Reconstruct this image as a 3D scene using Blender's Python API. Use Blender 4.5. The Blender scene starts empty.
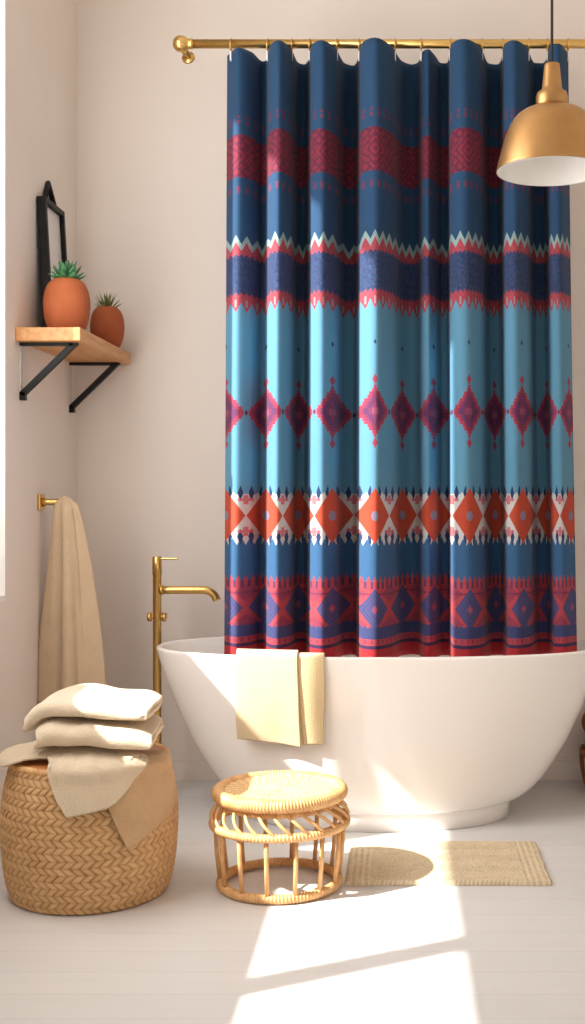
import bpy, bmesh, math, random
import numpy as np
from mathutils import Vector, noise as mnoise

random.seed(7)
rng = np.random.default_rng(7)
C = bpy.context.scene.collection
PI = math.pi
FY, CZ, VX, VY, CD = 1190.0, 1.25, 400.0, 495.0, 5.22   # focal (px), eye height, vanishing point, eye distance to the back wall


def lin(c):
    return tuple(((v / 255) / 12.92 if v / 255 <= .04045 else ((v / 255 + .055) / 1.055) ** 2.4) for v in c)


def rgba(c):
    return (*lin(c), 1.0)


# ------------------------------------------------------------------ objects
def link(name, me, m=None, parent=None, smooth=True):
    o = bpy.data.objects.new(name, me)
    C.objects.link(o)
    if m is not None:
        me.materials.append(m)
    if parent is not None:
        o.parent = parent
    if smooth:
        me.polygons.foreach_set('use_smooth', [True] * len(me.polygons))
    return o


def bevel(o, w=.004, seg=2, angle=35):
    b = o.modifiers.new('bevel', 'BEVEL')
    b.width = w
    b.segments = seg
    b.limit_method = 'ANGLE'
    b.angle_limit = math.radians(angle)
    return o


def tag(o, label=None, cat=None, group=None, kind=None):
    if label: o['label'] = label
    if cat: o['category'] = cat
    if group: o['group'] = group
    if kind: o['kind'] = kind
    return o


def thing(name, label, cat, loc, group=None):
    o = bpy.data.objects.new(name, None)
    C.objects.link(o)
    o.empty_display_size = .05
    o.location = loc
    return tag(o, label, cat, group)


class MB:
    """collects shapes into one mesh"""
    def __init__(self):
        self.v, self.f, self.uv = [], [], {}

    def add(self, v, f):
        n = len(self.v)
        self.v += [tuple(p) for p in v]
        self.f += [tuple(i + n for i in q) for q in f]
        return self

    def box(self, x0, x1, y0, y1, z0, z1):
        v = [(x, y, z) for z in (z0, z1) for y in (y0, y1) for x in (x0, x1)]
        f = [(0, 2, 3, 1), (4, 5, 7, 6), (0, 1, 5, 4), (2, 6, 7, 3), (0, 4, 6, 2), (1, 3, 7, 5)]
        return self.add(v, f)

    def tube(self, pts, r, n=12, closed=False, cap=True):
        pts = [Vector(p) for p in pts]
        m = len(pts)
        rs = r if hasattr(r, '__len__') else [r] * m
        vs, fs = [], []
        prev = None
        for i, p in enumerate(pts):
            if closed:
                t = pts[(i + 1) % m] - pts[i - 1]
            else:
                t = pts[min(i + 1, m - 1)] - pts[max(i - 1, 0)]
            t.normalize()
            if prev is None:
                a = Vector((0, 0, 1)) if abs(t.z) < .9 else Vector((1, 0, 0))
                u = t.cross(a).normalized()
            else:
                u = (prev - t * prev.dot(t)).normalized()
            prev = u
            w = t.cross(u)
            for k in range(n):
                a = 2 * PI * k / n
                vs.append(p + (u * math.cos(a) + w * math.sin(a)) * rs[i])
        for i in range(m if closed else m - 1):
            j = (i + 1) % m
            for k in range(n):
                l = (k + 1) % n
                fs.append((i * n + k, i * n + l, j * n + l, j * n + k))
        if cap and not closed:
            fs.append(tuple(range(n))[::-1])
            fs.append(tuple((m - 1) * n + k for k in range(n)))
        return self.add(vs, fs)

    def lathe(self, prof, n=48, c=(0, 0, 0), rot=None):
        """prof: list of (r, z) – revolved about z, closed with caps where r > 0 at the ends"""
        vs, fs = [], []
        for r, z in prof:
            for k in range(n):
                a = 2 * PI * k / n
                p = Vector((r * math.cos(a), r * math.sin(a), z))
                if rot is not None:
                    p = rot @ p
                vs.append(p + Vector(c))
        m = len(prof)
        for i in range(m - 1):
            for k in range(n):
                l = (k + 1) % n
                fs.append((i * n + k, i * n + l, (i + 1) * n + l, (i + 1) * n + k))
        fs.append(tuple(range(n))[::-1])
        fs.append(tuple((m - 1) * n + k for k in range(n)))
        return self.add(vs, fs)

    def wrapped_ring(self, R, r, z, wraps, amp=.0016, n=12, per=5, c=(0, 0, 0), flat=1.0):
        M = wraps * per
        vs, fs = [], []
        for i in range(M):
            a = 2 * PI * i / M
            rr = r + amp * math.cos(2 * PI * i / per)
            for k in range(n):
                b = 2 * PI * k / n
                vs.append(((R + rr * math.cos(b)) * math.cos(a) + c[0],
                           (R + rr * math.cos(b)) * math.sin(a) + c[1], z + rr * flat * math.sin(b) + c[2]))
        for i in range(M):
            j = (i + 1) % M
            for k in range(n):
                l = (k + 1) % n
                fs.append((i * n + k, j * n + k, j * n + l, i * n + l))
        return self.add(vs, fs)

    def mesh(self, name):
        me = bpy.data.meshes.new(name)
        me.from_pydata(self.v, [], self.f)
        me.update()
        bm = bmesh.new()
        bm.from_mesh(me)
        bmesh.ops.recalc_face_normals(bm, faces=bm.faces)
        bm.to_mesh(me)
        bm.free()
        return me

    def build(self, name, m, parent=None, smooth=True, bev=None):
        o = link(name, self.mesh(name), m, parent, smooth)
        if bev:
            bevel(o, bev)
        return o


def grid(name, P, m, parent=None, closed_u=False, uv=None, col=None, solid=None, subsurf=0):
    """P[nu,nv,3] -> mesh"""
    nu, nv = P.shape[:2]
    ii, jj = np.meshgrid(np.arange(nu if closed_u else nu - 1), np.arange(nv - 1), indexing='ij')
    i2 = (ii + 1) % nu
    F = np.stack([ii * nv + jj, i2 * nv + jj, i2 * nv + jj + 1, ii * nv + jj + 1], -1).reshape(-1, 4)
    me = bpy.data.meshes.new(name)
    me.vertices.add(nu * nv)
    me.vertices.foreach_set('co', P.reshape(-1).astype(np.float32))
    me.loops.add(F.size)
    me.loops.foreach_set('vertex_index', F.reshape(-1).astype(np.int32))
    me.polygons.add(len(F))
    me.polygons.foreach_set('loop_start', (np.arange(len(F)) * 4).astype(np.int32))
    me.update(calc_edges=True)
    if uv is not None:
        l = me.uv_layers.new(name='UVMap')
        l.data.foreach_set('uv', uv.reshape(-1, 2)[F.reshape(-1)].reshape(-1).astype(np.float32))
    if col is not None:
        a = me.attributes.new('shade', 'FLOAT', 'POINT')
        a.data.foreach_set('value', col.reshape(-1).astype(np.float32))
    o = link(name, me, m, parent)
    if solid:
        s = o.modifiers.new('thick', 'SOLIDIFY')
        s.thickness = solid
        s.offset = 0
    if subsurf:
        s = o.modifiers.new('sub', 'SUBSURF')
        s.levels = s.render_levels = subsurf
    return o


# ------------------------------------------------------------------ node helpers
class E:
    nt = None

    def __init__(self, s): self.s = s

    @staticmethod
    def op(name, *a, clamp=False):
        n = E.nt.nodes.new('ShaderNodeMath')
        n.operation = name
        n.use_clamp = clamp
        for i, x in enumerate(a):
            if isinstance(x, E):
                E.nt.links.new(x.s, n.inputs[i])
            else:
                n.inputs[i].default_value = float(x)
        return E(n.outputs[0])

    def __add__(s, o): return E.op('ADD', s, o)
    __radd__ = __add__
    def __sub__(s, o): return E.op('SUBTRACT', s, o)
    def __rsub__(s, o): return E.op('SUBTRACT', o, s)
    def __mul__(s, o): return E.op('MULTIPLY', s, o)
    __rmul__ = __mul__
    def __truediv__(s, o): return E.op('DIVIDE', s, o)
    def abs(s): return E.op('ABSOLUTE', s)
    def fract(s): return E.op('FRACT', s)
    def floor(s): return E.op('FLOOR', s)
    def lt(s, o): return E.op('LESS_THAN', s, o)
    def gt(s, o): return E.op('GREATER_THAN', s, o)
    def min(s, o): return E.op('MINIMUM', s, o)
    def max(s, o): return E.op('MAXIMUM', s, o)
    def sin(s): return E.op('SINE', s)
    def sat(s): return E.op('ADD', s, 0.0, clamp=True)


def newmat(name):
    m = bpy.data.materials.new(name)
    m.use_nodes = True
    nt = m.node_tree
    b = nt.nodes['Principled BSDF']
    return m, nt, b


def mixc(nt, fac, a, b):
    n = nt.nodes.new('ShaderNodeMix')
    n.data_type = 'RGBA'
    for idx, x in ((6, a), (7, b)):
        if isinstance(x, tuple):
            n.inputs[idx].default_value = x
        else:
            nt.links.new(x, n.inputs[idx])
    if isinstance(fac, (int, float)):
        n.inputs[0].default_value = fac
    else:
        nt.links.new(fac.s if isinstance(fac, E) else fac, n.inputs[0])
    return n.outputs[2]


def texnoise(nt, scale, detail=3, vec=None, rough=.5):
    n = nt.nodes.new('ShaderNodeTexNoise')
    n.inputs['Scale'].default_value = scale
    n.inputs['Detail'].default_value = detail
    n.inputs['Roughness'].default_value = rough
    if vec is not None:
        nt.links.new(vec, n.inputs['Vector'])
    return n.outputs['Fac']


def coords(nt, kind='Object', scale=None):
    t = nt.nodes.new('ShaderNodeTexCoord').outputs[kind]
    if scale:
        mp = nt.nodes.new('ShaderNodeMapping')
        mp.inputs['Scale'].default_value = scale
        nt.links.new(t, mp.inputs['Vector'])
        t = mp.outputs[0]
    return t


def bump(nt, b, h, strength=.3, dist=.002):
    n = nt.nodes.new('ShaderNodeBump')
    n.inputs['Strength'].default_value = strength
    n.inputs['Distance'].default_value = dist
    nt.links.new(h.s if isinstance(h, E) else h, n.inputs['Height'])
    nt.links.new(n.outputs[0], b.inputs['Normal'])


def mat(name, c, rough=.6, metal=0, c2=None, nscale=12, stretch=None, bmp=0, bscale=200, spec=None, sheen=0, coat=0):
    m, nt, b = newmat(name)
    b.inputs['Roughness'].default_value = rough
    b.inputs['Metallic'].default_value = metal
    if spec is not None: b.inputs['Specular IOR Level'].default_value = spec
    if sheen: b.inputs['Sheen Weight'].default_value = sheen
    if coat: b.inputs['Coat Weight'].default_value = coat
    v = coords(nt, 'Object', stretch)
    if c2 is None:
        c2 = tuple(max(0, x * .95) for x in c)
    f = texnoise(nt, nscale, 4, v)
    r = nt.nodes.new('ShaderNodeMapRange')
    r.inputs[1].default_value = .3
    r.inputs[2].default_value = .7
    nt.links.new(f, r.inputs[0])
    nt.links.new(mixc(nt, r.outputs[0], rgba(c), rgba(c2)), b.inputs['Base Color'])
    if bmp:
        bump(nt, b, texnoise(nt, bscale, 2, v), bmp)
    return m


M = {}
M['wall'] = mat('wall_paint', (232, 223, 215), .85, c2=(228, 218, 210), nscale=2, bmp=.05, bscale=300, spec=.2)
M['trim'] = mat('trim_paint', (232, 222, 213), .55, c2=(228, 217, 208), nscale=4)
M['white'] = mat('white_paint', (245, 243, 240), .5, nscale=5)
M['ceil'] = mat('ceiling_paint', (240, 234, 226), .9, nscale=3)
M['acrylic'] = mat('tub_acrylic', (243, 239, 234), .22, c2=(241, 236, 231), nscale=2, coat=.2)
M['brass'] = mat('brushed_brass', (222, 186, 118), .3, 1, c2=(214, 176, 106), nscale=20)
M['gold'] = mat('satin_gold', (192, 150, 100), .4, 1, c2=(182, 140, 90), nscale=14)
M['black'] = mat('black_metal', (13, 12, 13), .5, 0, c2=(19, 18, 18), nscale=20, spec=.25)
M['highlight'] = mat('plate_highlight', (206, 202, 198), .4, 0, nscale=20)  # pale tone paints in the whitish highlight on the bracket uprights
M['cord'] = mat('cord_fabric', (48, 44, 44), .8, nscale=60)
M['terra'] = mat('terracotta', (180, 100, 62), .75, c2=(160, 84, 50), nscale=7, bmp=.1, bscale=160, spec=.25)
M['terra_dark'] = mat('terracotta_dark', (172, 92, 56), .75, c2=(150, 78, 46), nscale=8, bmp=.1, bscale=160, spec=.25)
M['succulent'] = mat('succulent_green', (84, 142, 92), .5, c2=(44, 100, 62), nscale=22)
M['spiky'] = mat('spiky_green', (140, 146, 84), .55, c2=(88, 104, 54), nscale=30)
M['wood'] = mat('shelf_oak', (214, 160, 104), .5, c2=(190, 132, 80), nscale=5, stretch=(14, 1.2, 14))
M['lid'] = mat('lid_wood', (196, 128, 70), .5, c2=(176, 108, 56), nscale=8, stretch=(2, 12, 2))
M['rattan'] = mat('rattan', (222, 178, 122), .5, c2=(196, 144, 90), nscale=26)
M['rattan_dark'] = mat('rattan_brown', (150, 92, 50), .5, c2=(116, 66, 34), nscale=26)
M['paper'] = mat('print_paper', (216, 214, 214), .35, c2=(228, 226, 226), nscale=3)


def cloth(name, c, c2, scale=230, stren=.8, sheen=.15):
    m, nt, b = newmat(name)
    v = coords(nt, 'Object')
    big = texnoise(nt, 14, 3, v)
    fine = texnoise(nt, scale, 2, v)
    E.nt = nt
    f = (E(big) * .5 + E(fine) * .9 - .2).sat()
    nt.links.new(mixc(nt, f, rgba(c2), rgba(c)), b.inputs['Base Color'])
    b.inputs['Roughness'].default_value = .95
    b.inputs['Specular IOR Level'].default_value = .1
    b.inputs['Sheen Weight'].default_value = sheen
    bump(nt, b, fine, stren, .003)
    return m


M['towel_cream'] = cloth('towel_cream', (226, 211, 188), (204, 185, 158))
M['towel_pale'] = cloth('towel_pale', (216, 200, 176), (194, 175, 147))
M['towel_tan'] = cloth('towel_tan', (204, 172, 134), (176, 142, 104))
M['towel_hook'] = cloth('towel_hook', (212, 190, 162), (184, 158, 128))
M['towel_hand'] = cloth('towel_hand', (222, 202, 168), (202, 178, 140))


def waffle():
    m, nt, b = newmat('towel_waffle')
    E.nt = nt
    sx = nt.nodes.new('ShaderNodeSeparateXYZ')
    nt.links.new(coords(nt, 'Object'), sx.inputs[0])
    X, Z = E(sx.outputs[0]), E(sx.outputs[2])
    a = ((X + Z) * 80).fract() - .5
    c = ((X - Z) * 80).fract() - .5
    h = (a.abs().max(c.abs()) * 2).sat()
    nt.links.new(mixc(nt, h, rgba((190, 162, 118)), rgba((222, 200, 160))), b.inputs['Base Color'])
    b.inputs['Roughness'].default_value = .95
    b.inputs['Specular IOR Level'].default_value = .1
    bump(nt, b, h, .5, .003)
    return m


M['waffle'] = waffle()


def floor_mat():
    m, nt, b = newmat('whitewashed_floor')
    E.nt = nt
    sx = nt.nodes.new('ShaderNodeSeparateXYZ')
    nt.links.new(coords(nt, 'Object'), sx.inputs[0])
    X, Y = E(sx.outputs[0]), E(sx.outputs[1])
    row = (Y / .14).floor()
    seam = (((Y / .14).fract() - .5).abs() * 2).gt(.975)
    tone = ((row * 12.9898).sin() * 43758.5).fract()
    n1 = E(texnoise(nt, 3, 4, coords(nt, 'Object', (1, 9, 1))))
    f = (tone * .35 + n1 * .8 - .2).sat()
    c = mixc(nt, f, rgba((209, 207, 206)), rgba((222, 220, 218)))
    c = mixc(nt, seam * .35, c, rgba((180, 172, 166)))
    nt.links.new(c, b.inputs['Base Color'])
    r = n1 * .15 + .33
    nt.links.new(r.s, b.inputs['Roughness'])
    b.inputs['Specular IOR Level'].default_value = .35
    bump(nt, b, n1 - seam * .5, .06, .002)
    return m


M['floor'] = floor_mat()


def mat_shade(name, dark, mid, light, rough=.6):
    """colour driven by the modelled weave relief"""
    m, nt, b = newmat(name)
    E.nt = nt
    a = nt.nodes.new('ShaderNodeAttribute')
    a.attribute_name = 'shade'
    n = E(texnoise(nt, 30, 4, coords(nt, 'Object')))
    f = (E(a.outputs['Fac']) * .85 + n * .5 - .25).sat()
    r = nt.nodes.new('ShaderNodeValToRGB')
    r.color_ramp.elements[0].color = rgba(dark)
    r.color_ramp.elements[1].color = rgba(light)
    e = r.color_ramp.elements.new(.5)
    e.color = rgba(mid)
    nt.links.new(f.s, r.inputs[0])
    nt.links.new(r.outputs[0], b.inputs['Base Color'])
    b.inputs['Roughness'].default_value = rough
    b.inputs['Specular IOR Level'].default_value = .3
    return m


M['weave'] = mat_shade('basket_weave', (134, 96, 60), (192, 150, 102), (212, 174, 126))
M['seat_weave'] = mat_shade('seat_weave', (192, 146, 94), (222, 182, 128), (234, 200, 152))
M['mat_weave'] = mat_shade('mat_weave', (172, 150, 120), (210, 192, 162), (228, 212, 184), .95)


def curtain_mat():
    m, nt, b = newmat('curtain_print')
    E.nt = nt
    sx = nt.nodes.new('ShaderNodeSeparateXYZ')
    nt.links.new(coords(nt, 'UV'), sx.inputs[0])
    U, Z = E(sx.outputs[0]), E(sx.outputs[1])
    zp = lambda p: CZ + (VY - p) / 261.0
    fine = E(texnoise(nt, 260, 2, coords(nt, 'Object')))
    speck = E(texnoise(nt, 90, 2, coords(nt, 'Object')))

    def tri(x): return (x.fract() - .5).abs() * 2          # 1 at integers, 0 at halves
    def between(lo, hi): return Z.gt(lo) * Z.lt(hi)
    du = (U + .5).fract() - .5                              # distance to the nearest motif axis

    NAVY, MIDBLUE = rgba((42, 88, 130)), rgba((58, 116, 166))
    INDIGO, TEAL = rgba((62, 72, 122)), rgba((106, 172, 206))
    RED, PINK, ORANGE = rgba((198, 58, 76)), rgba((214, 88, 100)), rgba((220, 86, 50))
    PALE, DARK, PURPLE = rgba((160, 192, 192)), rgba((30, 44, 88)), rgba((112, 62, 112))
    CREAM = rgba((228, 226, 226))
    WINE = rgba((164, 48, 68))

    col = mixc(nt, fine, rgba((36, 78, 120)), NAVY)
    # --- upper wine band with lattice
    rowdots = lambda zc, h, k, w: tri(U * k).lt(w) * ((Z - zc).abs() / h).lt(1)
    col = mixc(nt, (rowdots(zp(113), .018, 5, .42) * (((Z - zp(113)) * 45).fract()).gt(.3)) * .5, col, WINE)
    col = mixc(nt, (rowdots(zp(184), .014, 5, .42)) * .5, col, WINE)
    zc = zp(149.5)
    dz = Z - zc
    d1 = du.abs() / .5 + dz.abs() / .085
    lat = (tri(U * 4) - tri(dz * 24)).abs().lt(.3)
    ring = (d1 * 3).fract().lt(.38) * d1.lt(1.1)
    cross = ((tri(U * 6) + tri(dz * 40)) * .5).gt(.72)
    inside = (lat * d1.gt(1.1)).max(ring).max(cross * .8)
    band = dz.abs().lt(.083)
    wine = mixc(nt, (inside * .6), WINE, rgba((52, 44, 84)))
    wine = mixc(nt, speck * .35, wine, rgba((92, 36, 66)))
    col = mixc(nt, band, col, wine)
    # --- pale zigzag, red zigzag, indigo, red teeth
    zz = tri(U * 4) * .036
    e1 = zp(239.5) + zz
    col = mixc(nt, Z.lt(e1) * Z.gt(zp(300)), col, PALE)
    e2 = zp(246.5) + zz
    redz = mixc(nt, ((tri(U * 8) - tri(Z * 55)).abs().lt(.35)) * .5, RED, rgba((150, 40, 62)))
    redz = mixc(nt, speck * .8, redz, rgba((196, 92, 108)))
    col = mixc(nt, Z.lt(e2) * Z.gt(zp(300)), col, redz)
    e3 = zp(252.5) + tri(U * 8) * .012
    ind = mixc(nt, (speck * 1.8 - .6).sat(), rgba((44, 66, 110)), rgba((72, 98, 144)))
    ind = mixc(nt, ((tri(U * 8) + tri(Z * 40)) * .5).gt(.8) * .3, ind, rgba((120, 70, 120)))
    col = mixc(nt, Z.lt(e3) * Z.gt(zp(300)), col, ind)
    e4 = zp(292) + tri(U * 8) * .014
    e5 = zp(309) + tri(U * 4 + .5) * .04
    teal = mixc(nt, fine, rgba((98, 162, 198)), TEAL)
    col = mixc(nt, Z.lt(zp(296)), col, teal)
    col = mixc(nt, Z.lt(e4) * Z.gt(e5), col, redz)
    col = mixc(nt, ((tri(U * 4).gt(.8)) * between(zp(304), zp(296))) * .6, col, PALE)
    # --- teal field: dots and stepped diamonds
    dd = ((du.abs() / .04) + (Z - zp(342)).abs() / .011)
    col = mixc(nt, dd.lt(1), col, rgba((44, 66, 110)))
    dz = Z - zp(411)
    qd = ((dz.abs() / .0125).floor() + .5) * .0125
    qu = ((du.abs() / .04).floor() + .5) * .04
    d = qu / .47 + qd / .103
    dmd = mixc(nt, d.lt(.8), rgba((200, 62, 88)), rgba((156, 58, 98)))
    dmd = mixc(nt, d.lt(.62), dmd, PURPLE)
    dmd = mixc(nt, d.lt(.36), dmd, rgba((150, 60, 100)))
    dmd = mixc(nt, d.lt(.2), dmd, rgba((176, 92, 130)))
    dmd = mixc(nt, speck * .3, dmd, rgba((100, 50, 96)))
    col = mixc(nt, d.lt(1), col, dmd)
    fin = du.abs() / .085 + (dz.abs() - .122).abs() / .020
    col = mixc(nt, fin.lt(1), col, rgba((190, 70, 96)))
    side = (.5 - du.abs()).abs() / .05 + dz.abs() / .012
    col = mixc(nt, side.lt(1), col, rgba((120, 56, 96)))
    stem = du.abs().lt(.02) * dz.abs().lt(.142)
    col = mixc(nt, stem * .6, col, rgba((150, 70, 100)))
    # --- orange diamonds on a pale ground
    dz = Z - zp(516)
    up = zp(494) + (1 - tri(U)) * .0 + tri(U * 5).gt(.5) * .006
    ground = Z.lt(up + 0.0) * Z.gt(zp(546) + tri(U * 5) * .03)
    col = mixc(nt, Z.lt(zp(540)), col, mixc(nt, fine, rgba((54, 102, 152)), MIDBLUE))
    col = mixc(nt, ground, col, CREAM)
    drop = lambda zc2, h: (tri(U * 5 + .5) / .5 + ((Z - zc2) / h).abs()).lt(1)
    keep = du.abs().gt(.1)
    drop2 = lambda zc2, h: ((1 - tri(U * 4 + .5)) / .55 + ((Z - zc2) / h).abs()).lt(1)
    col = mixc(nt, drop2(zp(493), .03) * keep, col, rgba((40, 64, 112)))
    col = mixc(nt, drop2(zp(537.5), .032) * keep, col, rgba((44, 70, 120)))
    dm = du.abs() / .49 + dz.abs() / .108
    col = mixc(nt, dm.lt(1), col, mixc(nt, speck, rgba((208, 66, 34)), ORANGE))
    gem = (du * du) / (.1 * .1) + (dz * dz) / (.019 * .019)
    col = mixc(nt, gem.lt(1), col, rgba((150, 142, 172)))
    hu = .5 - du.abs()
    for s in (-1, 1):
        cz = dz - s * .062
        cr = (hu.abs().lt(.06) * cz.abs().lt(.018)).max(hu.abs().lt(.18) * cz.abs().lt(.006))
        col = mixc(nt, cr * .85, col, rgba((222, 96, 112)))
    # --- lower red band
    low = Z.lt(zp(584) + tri(U * 6) * .03)
    lowred = mixc(nt, speck, rgba((196, 52, 70)), rgba((214, 84, 96)))
    col = mixc(nt, low, col, lowred)
    col = mixc(nt, (tri(U * 6).lt(.45) * between(zp(589), zp(582))) * .8, col, rgba((70, 60, 108)))
    col = mixc(nt, between(zp(595.5), zp(593.5)) * .6, col, rgba((96, 52, 96)))
    dz = Z - zp(610)
    dl = du.abs() / .43 + dz.abs() / .082
    dia = mixc(nt, ((dl * 4).fract().lt(.45)), rgba((66, 82, 140)), rgba((112, 84, 132)))
    dia = mixc(nt, dl.lt(.2), dia, rgba((204, 84, 104)))
    dia = mixc(nt, speck * .4, dia, rgba((70, 92, 150)))
    col = mixc(nt, dl.lt(1), col, dia)
    dh = hu.abs() / .3 + (dz.abs() - .06).abs() / .035
    col = mixc(nt, (dh.lt(1)) * .55, col, rgba((130, 60, 100)))
    band2 = between(zp(639.5), zp(628.5) + tri(U * 8) * .008)
    b2 = mixc(nt, ((tri(U * 6) - tri(Z * 50)).abs().lt(.3)) * .5, rgba((58, 82, 138)), rgba((100, 76, 130)))
    col = mixc(nt, band2, col, b2)
    col = mixc(nt, (between(zp(644.5), zp(640.5)) * tri(U * 6).lt(.3)) * .6, col, rgba((90, 60, 110)))
    col = mixc(nt, between(zp(649.5), zp(646)), col, rgba((70, 52, 96)))
    col = mixc(nt, Z.lt(zp(649.5)), col, mixc(nt, fine, rgba((196, 26, 40)), rgba((214, 40, 52))))
    hs = nt.nodes.new('ShaderNodeHueSaturation')
    hs.inputs['Saturation'].default_value = .96
    hs.inputs['Value'].default_value = .56
    nt.links.new(col, hs.inputs['Color'])
    nt.links.new(hs.outputs[0], b.inputs['Base Color'])
    b.inputs['Roughness'].default_value = .85
    b.inputs['Specular IOR Level'].default_value = .2
    b.inputs['Sheen Weight'].default_value = .05
    bump(nt, b, fine, .25, .002)
    return m


M['curtain'] = curtain_mat()

# ------------------------------------------------------------------ camera
cam = bpy.data.cameras.new('camera')
cam.sensor_fit = 'AUTO'
cam.sensor_width = 36
cam.lens = FY / 1024 * 36
cam.shift_x = (292.5 - VX) / 1024
cam.shift_y = -(512 - VY) / 1024
co = bpy.data.objects.new('camera', cam)
C.objects.link(co)
co.location = (0, -CD, CZ)
co.rotation_euler = (PI / 2, 0, 0)
bpy.context.scene.camera = co

# ------------------------------------------------------------------ room shell
XL, XR, YF, ZC = -1.417, 1.75, -6.6, 3.8


def struct(name, mb, m, bev=None):
    o = mb.build(name, m, None, False, bev)
    o['kind'] = 'structure'
    return o


struct('floor', MB().box(XL - .2, XR + .15, YF, .15, -.1, 0), M['floor'])
struct('ceiling', MB().box(XL - .2, XR + .15, YF, .15, ZC, ZC + .1), M['ceil'])
struct('wall_back', MB().box(XL - .2, XR + .15, 0, .15, 0, ZC), M['wall'])
struct('wall_right', MB().box(XR, XR + .15, YF, 0, 0, ZC), M['wall'])
W0, W1, WM = -3.6, -.94, -1.595       # window opening along the left wall
w = MB()
w.box(XL - .2, XL, W1, 0, 0, ZC)
w.box(XL - .2, XL, YF, W0, 0, ZC)
w.box(XL - .2, XL, W0, WM, 0, 1.07)
w.box(XL - .2, XL, WM, W1, 0, .87)
w.box(XL - .2, XL, W0, W1, 3.72, ZC)
struct('wall_left', w, M['wall'])
struct('baseboard_back', MB().box(XL + .016, XR, -.016, 0, 0, .085).box(XL + .016, XR, -.011, 0, .085, .1), M['trim'], .003)
struct('baseboard_left', MB().box(XL, XL + .016, YF, 0, 0, .085).box(XL, XL + .011, YF, 0, .085, .1), M['trim'], .003)

# window: white lining, mullions, and unseen boards added in both bays to cut the sun
xo = XL - .2
win = bpy.data.objects.new('window_1', None)
C.objects.link(win)
win.location = (XL, -2.2, .9)
win['kind'] = 'structure'


def wpart(name, mb, m):
    o = mb.build(name, m, None, False)
    o.parent = win
    o.matrix_parent_inverse = win.matrix_world.inverted()
    for v in o.data.vertices:
        v.co -= win.location
    return o


fr = MB()
fr.box(xo, XL, W1 - .012, W1, .87, 3.72)
fr.box(xo, XL, WM, W1 - .012, .87, .89)
fr.box(xo, xo + .05, WM - .035, WM + .035, 1.07, 3.72)
fr.box(xo, xo + .05, -2.865, -2.775, 1.07, 3.72)
wpart('window_frame', fr, M['white'])
wpart('sun_mask_lower', MB().box(xo, xo + .02, WM + .035, W1 - .012, .89, 1.49), M['white'])  # added out of view, cuts the lower edge of the sun on the tub
wpart('sun_mask_upper', MB().box(xo + .052, xo + .056, W0, -1.75, 1.80, 3.72).box(xo + .052, xo + .056, -1.76, WM - .035, 1.80, 3.72), M['white'])  # added out of view, trims the sun patches on floor and tub

# ------------------------------------------------------------------ bathtub
TX, TY = -.08, -.5
TP = [(.0, .515, .315), (.062, .515, .315), (.066, .535, .325), (.10, .60, .336), (.15, .645, .344), (.20, .680, .350), (.28, .733, .356),
      (.43, .803, .366), (.55, .850, .375), (.63, .876, .380), (.650, .880, .382)]
PW = 2.25


def tub_ab(z):
    zs = [p[0] for p in TP]
    return np.interp(z, zs, [p[1] for p in TP]), np.interp(z, zs, [p[2] for p in TP])


def sup(a, b, n):
    t = np.linspace(0, 2 * PI, n, endpoint=False)
    c, s = np.cos(t), np.sin(t)
    return np.stack([a * np.sign(c) * np.abs(c) ** (2 / PW), b * np.sign(s) * np.abs(s) ** (2 / PW)], -1)


def tub_front(X, z):
    a, b = tub_ab(z)
    q = np.clip(1 - (np.abs(X - TX) / a) ** PW, 0, 1)
    return TY - b * q ** (1 / PW)


tub = thing('bathtub', 'white freestanding oval bathtub on the pale floor in front of the back wall', 'bathtub', (TX, TY, 0))
NT = 160


def loft(name, prof, m, parent):
    P = np.zeros((NT, len(prof), 3))
    for j, (z, a, b) in enumerate(prof):
        P[:, j, :2] = sup(a, b, NT)
        P[:, j, 2] = z
    return grid(name, P, m, parent, closed_u=True)


zs = np.concatenate([np.linspace(.07, .65, 26)])
import numpy as _np
# smooth profile through the control rows
def smooth_prof():
    pz = np.array([p[0] for p in TP[2:]])
    pa = np.array([p[1] for p in TP[2:]])
    pb = np.array([p[2] for p in TP[2:]])
    z = np.linspace(pz[0], pz[-1], 60)
    a = np.interp(z, pz, pa)
    b_ = np.interp(z, pz, pb)
    k = np.exp(-np.linspace(-2, 2, 13) ** 2); k /= k.sum()
    ap = np.convolve(np.pad(a, 6, mode='reflect', reflect_type='odd'), k, 'valid')
    bp = np.convolve(np.pad(b_, 6, mode='reflect', reflect_type='odd'), k, 'valid')
    return list(zip(z, ap, bp))


outer = smooth_prof()
bot = [(.066, .40, .24), (.066, .50, .31)]
shell = bot + [(.0665, .522, .319)] + outer[1:]
rim = [(.6545, .879, .381), (.657, .874, .376), (.6575, .868, .370), (.656, .860, .362), (.651, .855, .357)]
inner = [(.62, .846, .350), (.5, .80, .335), (.35, .735, .315), (.22, .65, .285), (.16, .57, .245), (.13, .45, .19), (.122, .25, .10), (.122, .02, .01)]
body = loft('tub_body', shell + rim + inner, M['acrylic'], tub)
loft('tub_base', [(0, .30, .15), (0, .505, .308), (.002, .512, .314), (.06, .514, .315), (.068, .512, .313)], M['acrylic'], tub)

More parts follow.
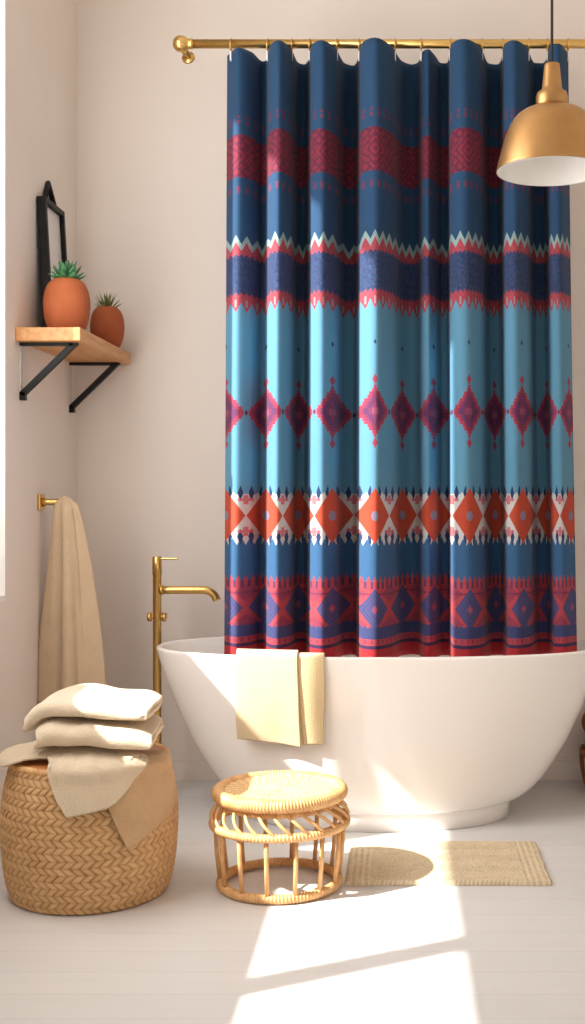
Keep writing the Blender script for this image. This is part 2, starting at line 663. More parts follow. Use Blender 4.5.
# ------------------------------------------------------------------ shower curtain
def pchip(x, xp, fp):
    xp, fp = np.array(xp, float), np.array(fp, float)
    h = np.diff(xp); d = np.diff(fp) / h
    mm = np.zeros(len(xp))
    for i in range(1, len(xp) - 1):
        if d[i - 1] * d[i] > 0:
            w1, w2 = 2 * h[i] + h[i - 1], h[i] + 2 * h[i - 1]
            mm[i] = (w1 + w2) / (w1 / d[i - 1] + w2 / d[i])
    mm[0], mm[-1] = d[0], d[-1]
    k = np.clip(np.searchsorted(xp, x) - 1, 0, len(h) - 1)
    t = (x - xp[k]) / h[k]
    return ((1 + 2 * t) * (1 - t) ** 2 * fp[k] + t * (1 - t) ** 2 * h[k] * mm[k] + t * t * (3 - 2 * t) * fp[k + 1] + t * t * (t - 1) * h[k] * mm[k + 1])


ctl = [(225, .40), (236, .72), (250, .55), (261, .18), (265, .2), (268.5, .78), (277, 1), (289, .72), (297, .12), (304, .05), (307.5, .2), (311, .85),
       (321, 1), (334, .72), (344, .1), (353, 0), (357, .15), (361, .88), (375, 1.1), (391, .78), (402, .18), (412, .05), (419, .15), (423, .58),
       (428, .66), (434, .45), (441, .1), (448, .1), (451, .85), (464, 1.05), (480, .76), (488, .1), (497, .05), (501, .15), (504.5, .85), (514, 1),
       (526, .76), (534, .12), (543, .1), (546, .2), (549.5, .8), (558, .88), (571, .5)]
uctl = [(215, -.3), (225, 0), (266, 1), (298, 2), (332, 3), (375, 4), (402, 5), (433, 6), (468, 7), (493, 8), (520, 9), (545, 10), (567, 11), (590, 12)]
px = np.linspace(225, 571, 1100)
dep = pchip(px, [c[0] for c in ctl], [c[1] for c in ctl])
kk = np.exp(-np.linspace(-2.2, 2.2, 19) ** 2); kk /= kk.sum()
dep = np.convolve(np.pad(dep, 9, mode='edge'), kk, 'valid')
uu = pchip(px, [c[0] for c in uctl], [c[1] for c in uctl])
ZT, ZB = 2.994, .606
NZ = 90
tz = np.linspace(0, 1, NZ)
P = np.zeros((len(px), NZ, 3))
UV = np.zeros((len(px), NZ, 2))
for j, t in enumerate(tz):
    amp = .27 * (1 - .14 * t)
    end = np.clip((px - 500) / 71, 0, 1) ** 2 * t         # the last folds close up inside the narrowing tub
    y = -.385 - .02 * t - amp * dep * (1 - .28 * end) - .03 * end - .01 * np.sin(px * .05 + 3 * t) * t
    pj = px + np.interp(px, [225, 250, 400, 560, 571], [2.5, 1.5, 0, 0, -3]) * (1 - t) + np.interp(px, [225, 400, 571], [-.5, 0, 6]) * t ** 1.5
    s = FY / (CD + y)
    P[:, j, 0] = (pj - VX) / s
    P[:, j, 1] = y
    P[:, j, 2] = ZT + (ZB - ZT) * t
    UV[:, j, 0] = uu
    UV[:, j, 1] = P[:, j, 2]
cur = thing('shower_curtain', 'blue and red patterned shower curtain with banded folk motifs hanging into the bathtub', 'shower curtain', (0, -.5, ZT))
P -= np.array([0, -.5, ZT])
grid('curtain_fabric', P, M['curtain'], cur, uv=UV, solid=.003)

RODY, RODZ = -.535, 3.026
rod = thing('curtain_rod', 'long brass curtain rod with a ball end above the patterned curtain', 'curtain rod', (0, RODY, RODZ))
xl = (181 - VX) / (FY / (CD + RODY))
MB().tube([(xl, 0, 0), (XR, 0, 0)], .0175, 20).build('rod', M['brass'], rod)
MB().lathe([(.004, -.032), (.02, -.027), (.03, -.014), (.032, 0), (.03, .014), (.022, .025), (.019, .034), (.021, .038), (.021, .046), (.018, .048)], 28,
           (xl, 0, 0), Vector((0, 0, 1)).rotation_difference(Vector((1, 0, 0))).to_matrix()).build('finial', M['brass'], rod)
MB().tube([(xl + .006, .0, -.01), (xl + .014, .03, -.024), (xl + .018, .055, -.032)], .014, 14).tube([(xl + .018, .053, -.032), (xl + .020, .062, -.035)], .026, 24).build('bracket', M['brass'], rod)
MB().tube([(XR - .02, 0, 0), (XR, 0, 0)], .045, 28).build('wall_flange', M['brass'], rod)

rings = [231, 267.5, 292, 309.5, 337, 359, 395, 421, 450, 482, 503, 528.5, 547.5, 568]
ordw = ['leftmost', 'second', 'third', 'fourth', 'fifth', 'sixth', 'seventh', 'eighth', 'ninth', 'tenth', 'eleventh', 'twelfth', 'thirteenth', 'rightmost']
first = None
for i, rp in enumerate(rings):
    s = FY / (CD + RODY)
    loc = ((rp - VX) / s, RODY, RODZ)
    if i == 0:
        r = thing('curtain_ring', '', 'curtain ring', loc, 'rings carrying the shower curtain')
        pts = [(0, .0235 * math.cos(a), -.006 + .0255 * math.sin(a)) for a in np.linspace(0, 2 * PI, 28, endpoint=False)]
        MB().tube(pts, .0028, 8, closed=True).build('ring_loop', M['brass'], r)
        pts = [(0, .009 * math.cos(a) - .002, -.047 + .019 * math.sin(a)) for a in np.linspace(0, 2 * PI, 20, endpoint=False)]
        MB().tube(pts, .0036, 8, closed=True).build('hook', M['white'], r)
        first = r
        src = list(r.children)
    else:
        r = first.copy()
        C.objects.link(r)
        for ch in src:
            c = ch.copy()
            C.objects.link(c)
            c.parent = r
        r.location = loc
    wd = ordw[i]
    r['label'] = (f'{wd} thin brass ring with white hook on the curtain rod' if wd in ('leftmost', 'rightmost')
                  else f'{wd} thin brass ring from the left on the curtain rod, with white hook')

# ------------------------------------------------------------------ pendant lamp
PLX, PLY, PS = .475, -1.5, 320.0
zz_ = lambda p: CZ + (VY - p) / PS
pl = thing('pendant_lamp', 'gold dome pendant lamp with white inside hanging at upper right on a dark cord', 'pendant lamp', (PLX, PLY, zz_(171)))
z0 = zz_(171)
rel = lambda p: zz_(p) - z0
sh = [(.030, rel(107)), (.072, rel(109)), (.098, rel(113)), (.118, rel(119)), (.134, rel(128)), (.146, rel(139)), (.156, rel(150)), (.165, rel(161)), (.172, rel(171))]
# smooth the shade profile
ts = np.linspace(0, len(sh) - 1, 50)
sr = np.interp(ts, range(len(sh)), [p[0] + .002 for p in sh]); sz = np.interp(ts, range(len(sh)), [p[1] for p in sh])
k5 = np.ones(7) / 7
sr = np.convolve(np.pad(sr, 3, mode='reflect', reflect_type='odd'), k5, 'valid'); sz = np.convolve(np.pad(sz, 3, mode='reflect', reflect_type='odd'), k5, 'valid')


def revolve(name, prof, m, parent, n=96):
    a = np.linspace(0, 2 * PI, n, endpoint=False)
    P = np.zeros((n, len(prof), 3))
    for j, (r, z) in enumerate(prof):
        P[:, j, 0], P[:, j, 1], P[:, j, 2] = r * np.cos(a), r * np.sin(a), z
    return grid(name, P, m, parent, closed_u=True)


so = revolve('lamp_shade', list(zip(sr, sz)) + [(sr[-1] - .003, sz[-1] - .001)], M['gold'], pl)
revolve('shade_lining', [(max(.004, r - .003), z - .003) for r, z in zip(sr, sz)] + [(sr[-1] - .0028, sz[-1] - .0015)], M['white'], so)
cap = [(.012, rel(63)), (.023, rel(64)), (.0245, rel(67)), (.031, rel(88)), (.033, rel(90)), (.046, rel(93)), (.050, rel(97)), (.050, rel(104)), (.046, rel(108)), (.02, rel(108))]
MB().lathe([(max(r, .001), z) for r, z in cap], 48).build('lamp_socket', M['gold'], pl)
MB().tube([(0, 0, rel(64)), (0, 0, ZC - z0 - .02)], .0045, 10).build('cord', M['cord'], pl)
MB().lathe([(.001, ZC - z0), (.055, ZC - z0), (.055, ZC - z0 - .012), (.02, ZC - z0 - .03), (.001, ZC - z0 - .03)], 36).build('ceiling_rose', M['gold'], pl)
MB().lathe([(.001, .075), (.018, .08), (.030, .1), (.034, .12), (.028, .145), (.016, .165), (.016, .19), (.001, .19)], 28).build('bulb', M['white'], pl)

# ------------------------------------------------------------------ shelf and what stands on it
SZ = 1.868
shf = thing('wall_shelf', 'oak wall shelf on two black triangular brackets on the left wall', 'shelf', (XL, -.43, SZ))
MB().box(0, .24, -.41, .408, -.05, 0).build('shelf_board', M['wood'], shf, False, .003)


def bracket():
    b = MB()
    b.box(0, .215, -.012, .012, -.062, -.05)
    b.box(0, .022, -.012, .012, -.265, -.235)
    # diagonal brace
    d = Vector((.19, 0, .185)).normalized(); n = Vector((-d.z, 0, d.x)) * .011
    a0, a1 = Vector((.006, 0, -.245)), Vector((.2, 0, -.056))
    v = []
    for y in (-.012, .012):
        for p in (a0 - n, a1 - n, a1 + n, a0 + n):
            v.append((p.x, y, p.z))
    b.add(v, [(0, 1, 2, 3), (7, 6, 5, 4), (0, 4, 5, 1), (1, 5, 6, 2), (2, 6, 7, 3), (3, 7, 4, 0)])
    return b


for y in (-.35, .315):
    o = bracket().build('bracket', M['black'], shf, False, .001)
    o.location = (0, y, 0)
    MB().box(0, .006, -.010, .010, -.236, -.062).build('wall_plate', M['highlight'], o, False, .001)  # pale strip, its colour stands for a highlight along the wall


def pot_prof(R, h):
    pts = [(.02, 0), (.66, .0), (.72, .02), (.87, .15), (.97, .32), (1.0, .50), (.98, .66), (.90, .81), (.77, .92), (.60, .98), (.55, .995), (.50, .985), (.48, .95), (.46, .9), (.02, .9)]
    t = np.linspace(0, len(pts) - 1, 60)
    r = np.interp(t, range(len(pts)), [p[0] for p in pts]); z = np.interp(t, range(len(pts)), [p[1] for p in pts])
    k = np.array([1, 2, 3, 2, 1]) / 9
    r[2:-2] = np.convolve(r, k, 'valid'); z[2:-2] = np.convolve(z, k, 'valid')
    return [(max(.001, a * R), max(0, c * h)) for a, c in zip(r, z)]


def leaf(mb, base, az, el, L, wdt, curl, thick=.25, nose=.75):
    n, rows = 9, 10
    vs, fs = [], []
    p = Vector(base); e = el
    for i in range(rows + 1):
        t = i / rows
        wd = wdt * (math.sin(PI * min(1, (t + .22) / 1.22)) ** nose) * (1 - .15 * t) if t < 1 else 0.0004
        wd = max(wd, .0004)
        d = Vector((math.cos(e) * math.cos(az), math.cos(e) * math.sin(az), math.sin(e)))
        side = Vector((-math.sin(az), math.cos(az), 0))
        up = side.cross(d) * -1
        for k in range(n):
            a = 2 * PI * k / n
            vs.append(p + side * (wd * math.cos(a)) + up * (wd * thick * math.sin(a) - wd * .25 * math.cos(a) ** 2 * -1))
        p = p + d * (L / rows)
        e += curl / rows
    for i in range(rows):
        for k in range(n):
            l = (k + 1) % n
            fs.append((i * n + k, i * n + l, (i + 1) * n + l, (i + 1) * n + k))
    fs.append(tuple(range(n)))
    mb.add(vs, fs)


def potted(name, label, X, Y, R, h, m, kind):
    t = thing(name, label, 'potted plant', (X, Y, SZ))
    MB().lathe(pot_prof(R, h), 56).build('pot', m, t)
    b = MB()
    if kind == 'agave':
        for n, el, L, w_, cu in ((9, .22, .084, .018, .5), (8, .62, .088, .018, .45), (6, 1.0, .088, .016, .3), (4, 1.32, .084, .013, .1)):
            off = random.random() * 6
            for k in range(n):
                leaf(b, (0, 0, h * .9 + .01), off + 2 * PI * k / n, el + random.uniform(-.06, .06), L * random.uniform(.93, 1.05), w_, cu)
        b.build('succulent', M['succulent'], t)
    else:
        for n, el, L, w_, cu in ((11, .35, .072, .0065, .35), (10, .75, .078, .006, .2), (8, 1.08, .08, .0055, .1), (5, 1.38, .082, .005, 0)):
            off = random.random() * 6
            for k in range(n):
                leaf(b, (0, 0, h * .9), off + 2 * PI * k / n, el + random.uniform(-.1, .1), L * random.uniform(.85, 1.1), w_, cu)
        b.build('spiky_plant', M['spiky'], t)
    return t


potted('potted_succulent', 'larger round terracotta pot with green rosette succulent at the near end of the shelf', (67 - VX) / 262, -.68, .088, .205, M['terra'], 'agave')
potted('potted_succulent', 'smaller terracotta pot with spiky olive plant towards the far end of the shelf', (107 - VX) / 238, -.215, .071, .172, M['terra_dark'], 'spiky')

# black frame leaning on the wall
fw, fh = .27, .545
pf = thing('picture_frame', 'black picture frame with blank pale sheet leaning on the wall behind the terracotta pots', 'picture frame', (XL + .034, -.46, SZ))
pf.rotation_euler = (0, -math.atan2(.03, fh), 0)
f = MB()
b_ = .022
f.box(0, .034, -fw / 2, -fw / 2 + b_, 0, fh).box(0, .034, fw / 2 - b_, fw / 2, 0, fh)
f.box(0, .034, -fw / 2 + b_, fw / 2 - b_, 0, b_).box(0, .034, -fw / 2 + b_, fw / 2 - b_, fh - b_, fh)
f.box(0, .004, -fw / 2 + b_, fw / 2 - b_, b_, fh - b_)
f.build('frame', M['black'], pf, False, .002)
MB().box(.012, .016, -fw / 2 + b_, fw / 2 - b_, b_, fh - b_).build('print', M['paper'], pf, False)
MB().tube([(.012, -.075, fh - .004), (.010, 0, fh + .085), (.012, .075, fh - .004)], .011, 8).build('hanging_strap', M['black'], pf)
for o in pf.children:
    pass

# ------------------------------------------------------------------ peg and the towel on it
pg = thing('towel_peg', 'short brass peg with a square plate on the left wall under the shelf', 'towel peg', (XL, -.54, 1.222))
MB().box(0, .012, -.032, .032, -.032, .032).build('wall_plate', M['brass'], pg, False, .004)
MB().tube([(.008, 0, 0), (.03, 0, 0), (.125, 0, 0), (.128, 0, 0)], [.02, .0125, .0125, .011], 20).build('peg', M['brass'], pg)

NU, NV = 180, 80
P = np.zeros((NU, NV, 3))
ang = np.linspace(0, 2 * PI, NU, endpoint=False)
zt, zb = 1.246, .36
for j in range(NV):
    t = j / (NV - 1)
    z = zt + (zb - zt) * t
    px_l = np.interp(t, [0, .06, .25, .6, 1], [56, 54, 51, 45.5, 42])
    px_r = np.interp(t, [0, .04, .12, .3, .6, 1], [73, 78, 82.5, 89, 96, 103])
    xa, xb = (px_l - VX) / 254, (px_r - VX) / 254
    cx, hx = (xa + xb) / 2, (xb - xa) / 2
    hy = np.interp(t, [0, .05, .3, 1], [.018, .032, .045, .062])
    g = np.interp(t, [0, .08, .5, 1], [.04, .16, .28, .34])
    cap = min(1, math.sqrt(max(0, t) / .035)) if t < .035 else 1
    rad = 1 + g * np.cos(5 * ang + .6 + .8 * t) * np.where(np.sin(ang) < 0, 1, .5) + .4 * g * np.cos(9 * ang + 2 - t)
    rad -= g * 1.5 * np.exp(-((((ang - 4.22 + PI) % (2 * PI)) - PI) / .16) ** 2)     # deep crease between the two front folds
    rad /= 1.12
    P[:, j, 0] = cx + hx * rad * np.cos(ang) * cap
    P[:, j, 1] = -.54 + hy * rad * np.sin(ang) * cap
    P[:, j, 2] = z + .004 * np.cos(3 * ang) * t
P[:, :, 0] = np.maximum(P[:, :, 0], XL + .004)
ht = grid('hanging_towel', P, M['towel_hook'], closed_u=True, solid=.006)
tag(ht, 'beige towel hanging in long folds from the brass peg on the left wall', 'towel')

# ------------------------------------------------------------------ faucet
FX, FYY = -.992, -.36
fs_ = FY / (CD + FYY)
fz = lambda p: CZ + (VY - p) / fs_
fa = thing('bath_faucet', 'tall brass floor-standing bath faucet beside the left end of the bathtub', 'faucet', (FX, FYY, 0))
zt_ = fz(557)
MB().lathe([(.001, 0), (.055, 0), (.055, .008), (.05, .012), (.019, .014), (.0175, .02), (.0175, zt_ - .075), (.0195, zt_ - .074), (.0195, zt_), (.018, zt_ + .002), (.001, zt_ + .002)], 28).build('column', M['brass'], fa)
MB().box(-.008, .085, -.008, .008, zt_ - .011, zt_ - .003).build('lever_handle', M['brass'], fa, False, .003)
zs_ = fz(590)
pts = [(.01, 0, zs_), (.05, 0, zs_)] + [(.19 + .055 * math.sin(a), 0, zs_ - .055 + .055 * math.cos(a)) for a in np.linspace(0, 1.35, 10)]
MB().tube(pts, .0165, 20).tube([(.012, 0, zs_), (.026, 0, zs_)], .02, 20).build('spout', M['brass'], fa)
zk = fz(617)
for s in (-1, 1):
    MB().tube([(s * .014, 0, zk), (s * .024, 0, zk)], .008, 14).tube([(s * .022, 0, zk), (s * .038, 0, zk)], .018, 6 if 0 else 20).build('valve_knob', M['brass'], fa)

# ------------------------------------------------------------------ laundry basket
BX, BY = -.98, -1.45
zc_ = np.array([0, .02, .08, .16, .24, .31, .37, .405, .42])
rc_ = np.array([.236, .246, .259, .268, .270, .265, .254, .244, .240])


def bR(z):
    return np.interp(z, zc_, rc_)


bas = thing('laundry_basket', 'large round woven laundry basket with towels piled on its lid', 'basket', (BX, BY, 0))
NA, NH = 960, 260
ncol, nrow = 60, 20
a = np.linspace(0, 2 * PI, NA, endpoint=False)
z = np.linspace(.004, .42, NH)
A, Zg = np.meshgrid(a, z, indexing='ij')
kz = np.polyfit(zc_, rc_, 5)
Rz = np.polyval(kz, Zg)
col_u = A / (2 * PI) * ncol
row_v = Zg / .42 * nrow
fr_ = row_v - np.floor(row_v)
par = np.floor(row_v).astype(int) % 2
# rows of slanting strands, alternately leaning left and right (a braid), with grooves between rows
sl = col_u + np.where(par == 0, fr_, 1 - fr_) * .75 + .25 * mnoise.noise(Vector((0, 0, 0)))
cu = sl - np.floor(sl)
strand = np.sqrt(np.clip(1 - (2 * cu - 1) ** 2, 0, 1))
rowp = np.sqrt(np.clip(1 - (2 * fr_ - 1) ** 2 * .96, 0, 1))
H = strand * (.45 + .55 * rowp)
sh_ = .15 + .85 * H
sh_ += rng.normal(0, .1, (ncol + 2, nrow + 1))[np.clip(np.floor(sl).astype(int), 0, ncol), np.clip(np.floor(row_v).astype(int), 0, nrow)]
Rr = Rz + .007 * H - .003
P = np.stack([Rr * np.cos(A), Rr * np.sin(A), Zg], -1)
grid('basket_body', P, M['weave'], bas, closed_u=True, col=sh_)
MB().wrapped_ring(.236, .011, .420, 110, .0015, 10, 5).build('rim', M['rattan'], bas)
MB().lathe([(.001, .402), (.225, .402), (.232, .408), (.232, .424), (.226, .431), (.001, .434)], 72).build('lid', M['lid'], bas)
MB().lathe([(.001, 0), (.232, 0), (.238, .006), (.232, .012), (.001, .012)], 64).build('basket_bottom', M['weave'], bas)


# cloth over the lid and the rim: polar strips following the lid, the rim and the side of the basket
def drape(name, label, th0, th1, thc, Lc, zlift, off, m, r0=.04, wrinkle=.004, seed=0, zc0=.0):
    nu, nv = 120, 60
    P = np.zeros((nu, nv, 3))
    rt = .248
    for i in range(nu):
        th = th0 + (th1 - th0) * i / (nu - 1)
        L = np.interp(th, thc, Lc)
        tot = (rt - r0) + L
        for j in range(nv):
            s = tot * j / (nv - 1)
            r = r0 + s
            if r < rt - .015:
                zz = .436 + zlift + zc0 * max(0, 1 - r / rt)
                rr = r
            else:
                q = r - (rt - .015)
                if q < .035:
                    aa = q / .035 * PI / 2
                    rr = rt - .015 + .022 * math.sin(aa)
                    zz = .436 + zlift - .022 * (1 - math.cos(aa))
                else:
                    zz = .414 + zlift - (q - .035)
                    rr = max(rt + .007, float(np.polyval(kz, min(zz, .40))) + .008)
            wv = mnoise.noise(Vector((th * 3.2 + seed, r * 6, seed))) * wrinkle * 2.2 + mnoise.noise(Vector((th * 9 + seed, r * 14, seed + 5))) * wrinkle * .5
            hang = max(0, (r - rt) / .15)
            rr += off * min(1, max(0, (r - .18) / .06)) + (wv + .006 * math.sin(th * 9 + seed) * hang if r > rt - .01 else 0) + abs(wrinkle) * (1 if r > rt else 0)
            if r <= rt: zz += abs(wv)
            P[i, j] = (BX + rr * math.sin(th), BY - rr * math.cos(th), zz)
    o = grid(name, P, m, solid=.007)
    tag(o, label, 'towel')
    return o


drape('draped_towel', 'tan towel draped over the right front rim of the laundry basket, under the pale one',
      .42, 1.52, [.42, .5, .62, .7, .95, 1.2, 1.38, 1.46, 1.52], [.10, .16, .235, .232, .20, .165, .13, .08, .02], .0, .002, M['towel_tan'], .06, .006, 3, 0)
drape('draped_towel', 'pale oatmeal towel draped over the front and left rim of the laundry basket',
      -1.62, .98, [-1.62, -1.5, -1.3, -1.0, -.82, -.66, -.42, -.26, -.17, -.08, .02, .08, .25, .42, .5, .62, .8, .98],
      [-.03, .02, .028, .024, .01, -.03, -.05, -.02, .045, .095, .138, .134, .124, .116, .104, .075, .035, -.005],
      .010, .016, M['towel_pale'], .05, .006, 11, .06)


def folded(name, label, cx, cy, z0, wx, wy, thick, m, rot, seed, droop=0):
    """a towel folded back on itself twice: one ribbon profile swept along x, folds rounded at the front"""
    lay = thick / 3
    path = []
    ya, yb = wy / 2, -wy / 2
    n = 26
    for q in np.linspace(0, 1, n): path.append((ya + (yb + lay * .5 - ya) * q, lay * .5))
    for a_ in np.linspace(-PI / 2, PI / 2, 16)[1:]: path.append((yb + lay * 1.5 - lay * 1.5 * .98 * math.cos(a_) - lay * .0, lay * 1.5 + lay * math.sin(a_) * 1.0))
    path = path[:n] + [(yb + lay * .9 - lay * 1.15 * math.cos(a_), lay * 1.5 + lay * math.sin(a_)) for a_ in np.linspace(-PI / 2, PI / 2, 18)[1:]]
    for q in np.linspace(0, 1, n)[1:]: path.append((yb + lay * .9 + (ya - lay - yb - lay * .9) * q, lay * 2.5))
    for a_ in np.linspace(PI / 2, -PI / 2, 12)[1:]: path.append((ya - lay + lay * .5 * math.cos(a_), lay * 2.0 + lay * .5 * math.sin(a_)))
    for q in np.linspace(0, 1, 20)[1:]: path.append((ya - lay + (yb + lay * 1.5 - ya + lay) * q, lay * 1.5))
    nx = 60
    P = np.zeros((nx, len(path), 3))
    cr, sr_ = math.cos(rot), math.sin(rot)
    for i in range(nx):
        u = i / (nx - 1) * 2 - 1
        for j, (y, zz) in enumerate(path):
            e = 1 - .10 * abs(u) ** 6
            yy = y * (1 + .03 * mnoise.noise(Vector((u * 2 + seed, zz * 30, 0))))
            X = u * wx / 2 * (1 - .10 * ((y / (wy / 2) + 1) / 2) ** 2) + .012 * mnoise.noise(Vector((y * 7, zz * 40, seed)))
            ed = max(0, abs(u) - .72) / .28
            h = zz * (1 - .22 * ed * ed) + .012 * mnoise.noise(Vector((u * 1.7 + seed, y * 6, 2))) * zz / thick * 1.2
            h -= droop * max(0, -u - .55) ** 2 * 2.2 + .022 * max(0, u + .1)
            h += .010 * math.cos(y / wy * PI) * zz / thick
            P[i, j] = (cx + X * cr - yy * sr_, cy + X * sr_ + yy * cr, z0 + max(h, .004 - droop * max(0, -u - .55) ** 2 * 2.2) + lay * .0)
    o = grid(name, P, m, solid=lay * .82)
    s = o.modifiers.new('sub', 'SUBSURF'); s.levels = s.render_levels = 1
    tag(o, label, 'towel', 'folded towels piled on the basket')
    return o


folded('folded_towel', 'cream folded towel lying under the topmost towel of the basket pile', -.928, -1.485, .488, .345, .30, .072, M['towel_cream'], .03, 1.3, .02)
folded('folded_towel', 'topmost cream folded towel of the pile on the laundry basket', -.947, -1.475, .574, .375, .29, .056, M['towel_cream'], -.04, 5.1, .12)

# ------------------------------------------------------------------ rattan stool
SX, SY = -.385, -1.405
st = thing('rattan_stool', 'low round rattan stool with woven seat and open cane sides beside the basket', 'stool', (SX, SY, 0))
na, nr = 260, 60
aa = np.linspace(0, 2 * PI, na, endpoint=False)
rr = np.linspace(.004, .185, nr)
AA, RR = np.meshgrid(aa, rr, indexing='ij')
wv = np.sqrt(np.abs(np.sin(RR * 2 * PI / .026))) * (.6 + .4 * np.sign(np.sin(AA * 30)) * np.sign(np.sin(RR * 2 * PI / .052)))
P = np.stack([RR * np.cos(AA), RR * np.sin(AA), .311 + .0025 * wv - .004 * np.cos(RR / .185 * PI / 2)], -1)
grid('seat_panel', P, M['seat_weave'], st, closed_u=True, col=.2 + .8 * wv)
MB().wrapped_ring(.194, .0225, .301, 130, .0014, 14, 5, flat=.95).build('seat_rim', M['rattan'], st)
MB().wrapped_ring(.178, .010, .270, 100, .0012, 10, 5).build('neck_ring', M['rattan'], st)
MB().wrapped_ring(.212, .0135, .208, 120, .0014, 12, 5).build('middle_ring', M['rattan'], st)
MB().wrapped_ring(.187, .0145, .0165, 110, .0014, 12, 5).build('base_ring', M['rattan'], st)
ca = MB()
pts = []
for q in np.linspace(0, 1, 12):
    r_ = .178 + .036 * math.sin(q * PI / 2) + .010 * math.sin(q * PI)
    zq = .278 - .066 * q
    aq = .34 * (q - .5)
    pts.append((r_ * math.cos(aq), r_ * math.sin(aq), zq))
ca.tube(pts, .0055, 8)
cane = ca.build('cane', M['rattan'], st)
for k in range(1, 26):
    c = cane.copy(); C.objects.link(c); c.parent = st
    c.rotation_euler = (0, 0, 2 * PI * k / 26)
po = MB().tube([(.205, 0, .205), (.200, 0, .11), (.189, 0, .02)], .0072, 10)
post = po.build('post', M['rattan'], st)
post.rotation_euler = (0, 0, .12)
for k in range(1, 14):
    c = post.copy(); C.objects.link(c); c.parent = st
    c.rotation_euler = (0, 0, .12 + 2 * PI * k / 14)

# ------------------------------------------------------------------ bath mat
mx0, mx1, my0, my1 = -.177, .485, -1.415, -.97
nx, ny = 420, 240
X, Y = np.meshgrid(np.linspace(mx0, mx1, nx), np.linspace(my0, my1, ny), indexing='ij')
u_, v_ = (X - mx0) / (mx1 - mx0), (Y - my0) / (my1 - my0)
tri_ = lambda x: np.abs((x % 1) - .5) * 2
zig = tri_(X / .014 + 3 * tri_(Y / .12))
border = (np.abs(X - mx0) < .085) | (np.abs(mx1 - X) < .085)
stripe = tri_(X / .020)
pat = np.where(border, stripe, zig)
pat = pat * .6 + .4 * np.kron(rng.random((nx // 4, ny // 4)), np.ones((4, 4)))
thick = .013 + .0035 * pat
edge = np.minimum.reduce([X - mx0, mx1 - X, Y - my0, my1 - Y])
thick *= np.clip(edge / .006, 0, 1) ** .5
Xw = X + .0012 * np.sin(Y * 40) * (u_ > .97) + (u_ > .985) * rng.normal(0, .0015, X.shape)
P = np.stack([Xw, Y + .003 * np.sin(X * 9), thick + .001], -1)
P -= np.array([.16, -1.19, 0])
bm_ = grid('bath_mat', P, M['mat_weave'], col=.15 + .8 * pat)
bm_.location = (.16, -1.19, 0)
tag(bm_, 'beige woven bath mat with zigzag weave on the floor in front of the bathtub', 'bath mat')

# ------------------------------------------------------------------ hand towel over the tub rim
hd = thing('hand_towel', 'cream hand towel folded over the front rim of the bathtub', 'towel', (-.44, -.86, .66))


def over_rim(name, xa, xb, zend, off, m, seed, xs=0.0, wob=.006):
    nu, nv = 70, 90
    P = np.zeros((nu, nv, 3))
    for i in range(nu):
        u = i / (nu - 1)
        X0 = xa + (xb - xa) * u
        yr = float(tub_front(X0, .65))
        yi = yr + .026
        ze = zend(u)
        # path: inside wall upward, over the rim, down the outside
        Lin, Lout = .10, .664 - ze
        for j in range(nv):
            s = j / (nv - 1)
            if s < .22:
                q = s / .22
                y, z_ = yi + .012 + off * .5, .56 + .094 * q
            elif s < .40:
                q = (s - .22) / .18
                a_ = PI * q
                mid = (yi + .012 + yr - .009) / 2
                hw = (yi + .012 + off * .5 - (yr - .009 - off)) / 2
                y = mid + hw * math.cos(a_) - off * .25
                z_ = .655 + (.013 + off) * math.sin(a_) ** .7
            else:
                q = (s - .40) / .60
                y = yr - .009 - off - .008 * math.sin(q * 2.2) + .018 * q ** 2
                z_ = .655 + (ze - .655) * q
                y -= wob * max(0, q) * (math.sin(u * 7 + seed) * .5 + .5 + .5 * mnoise.noise(Vector((u * 4, q * 2, seed))))
                y = min(y, float(tub_front(X0, max(z_, .1))) - .006 - off * .5) if q < .02 else y
            X = X0 + xs * max(0, (s - .4)) + .004 * mnoise.noise(Vector((0, s * 4, seed + u))) + .003 * math.sin(s * 9 + seed) * (u - .5)
            P[i, j] = (X - hd.location.x, y - hd.location.y, z_ - hd.location.z)
    return grid(name, P, m, hd, solid=.007)


over_rim('inner_fold', -.42, -.276, lambda u: .335 + .006 * u, .0, M['waffle'], 2.0, 0)
over_rim('outer_fold', -.605, -.372, lambda u: .352 - .022 * u ** 1.5, .0095, M['towel_hand'], .4, .013)

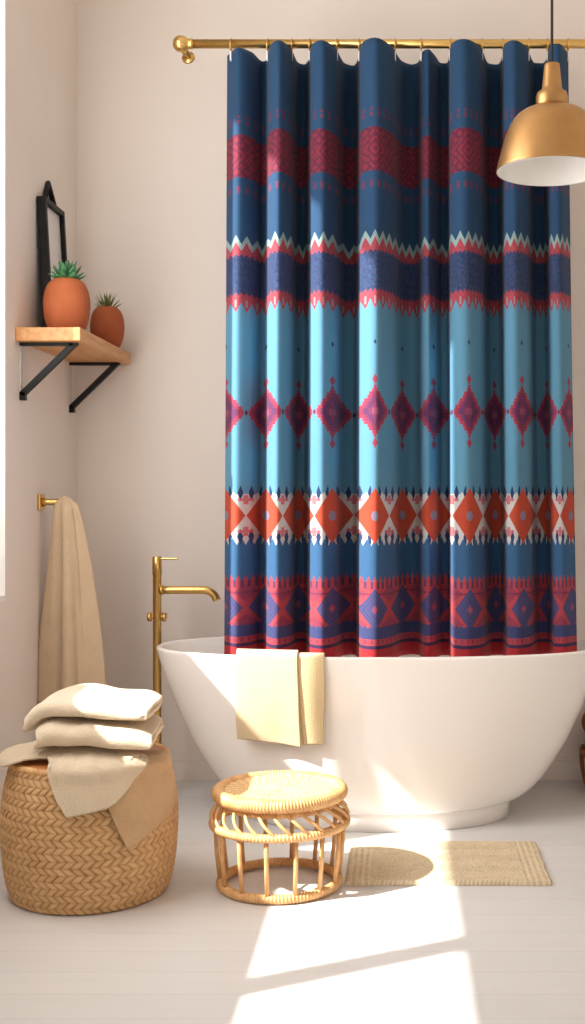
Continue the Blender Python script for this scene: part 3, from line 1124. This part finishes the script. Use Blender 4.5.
# ------------------------------------------------------------------ wicker stand at the right edge
RX, RY = .946, -.19
ws = thing('wicker_stand', 'brown wicker stand with looped cane sides at the right edge behind the bathtub', 'wicker stand', (RX, RY, 0))
MB().wrapped_ring(.145, .03, .285, 70, .002, 12, 5, flat=1.5).build('top_ring', M['rattan_dark'], ws)
MB().lathe([(.001, .30), (.13, .30), (.135, .31), (.13, .318), (.001, .322)], 40).build('top_panel', M['rattan_dark'], ws)
MB().wrapped_ring(.155, .010, .172, 70, .0012, 10, 5).build('middle_ring', M['rattan_dark'], ws)
MB().wrapped_ring(.150, .011, .013, 70, .0012, 10, 5).build('base_ring', M['rattan_dark'], ws)
lp = MB().tube([(.168 + .012 * math.sin(a_), .042 * math.cos(a_), .094 + .078 * math.sin(a_)) for a_ in np.linspace(0, 2 * PI, 36, endpoint=False)], .0085, 10, closed=True)
loop = lp.build('cane_loop', M['rattan_dark'], ws)
loop.rotation_euler = (0, 0, PI + .2)
for k in range(1, 10):
    c = loop.copy(); C.objects.link(c); c.parent = ws
    c.rotation_euler = (0, 0, PI + .2 + 2 * PI * k / 10)
pk = MB().tube([(.147, 0, .27), (.152, 0, .18)], .008, 10).build('post', M['rattan_dark'], ws)
for k in range(1, 8):
    c = pk.copy(); C.objects.link(c); c.parent = ws
    c.rotation_euler = (0, 0, 2 * PI * k / 8)

# ------------------------------------------------------------------ light
sun = bpy.data.lights.new('sun', 'SUN')
sun.energy = 12.5
sun.angle = .017
sun.color = (1, .965, .90)
su = bpy.data.objects.new('sun', sun)
C.objects.link(su)
su.location = (-6, -4, 8)
su.rotation_euler = Vector((1, .52, -1.04)).to_track_quat('-Z', 'Y').to_euler()

wd = bpy.data.worlds.new('world')
bpy.context.scene.world = wd
wd.use_nodes = True
bg = wd.node_tree.nodes['Background']
bg.inputs[0].default_value = (1.0, .98, .96, 1)
bg.inputs[1].default_value = .57

al = bpy.data.lights.new('fill_light', 'AREA')  # added fill lamp inside the room, stands in for sky light through the window
al.shape = 'RECTANGLE'
al.size, al.size_y = 1.3, 2.3
al.energy = 60
al.color = (1, .98, .955)
ao = bpy.data.objects.new('fill_light', al)
C.objects.link(ao)
ao.location = (XL + .07, -1.85, 2.3)
ao.rotation_euler = Vector((1, .1, -.1)).to_track_quat('-Z', 'Y').to_euler()

sc = bpy.context.scene
sc.view_settings.view_transform = 'Standard'
sc.view_settings.look = 'None'
sc.view_settings.exposure = 0
sc.cycles.use_denoising = True
sc.cycles.max_bounces = 10
sc.cycles.diffuse_bounces = 6
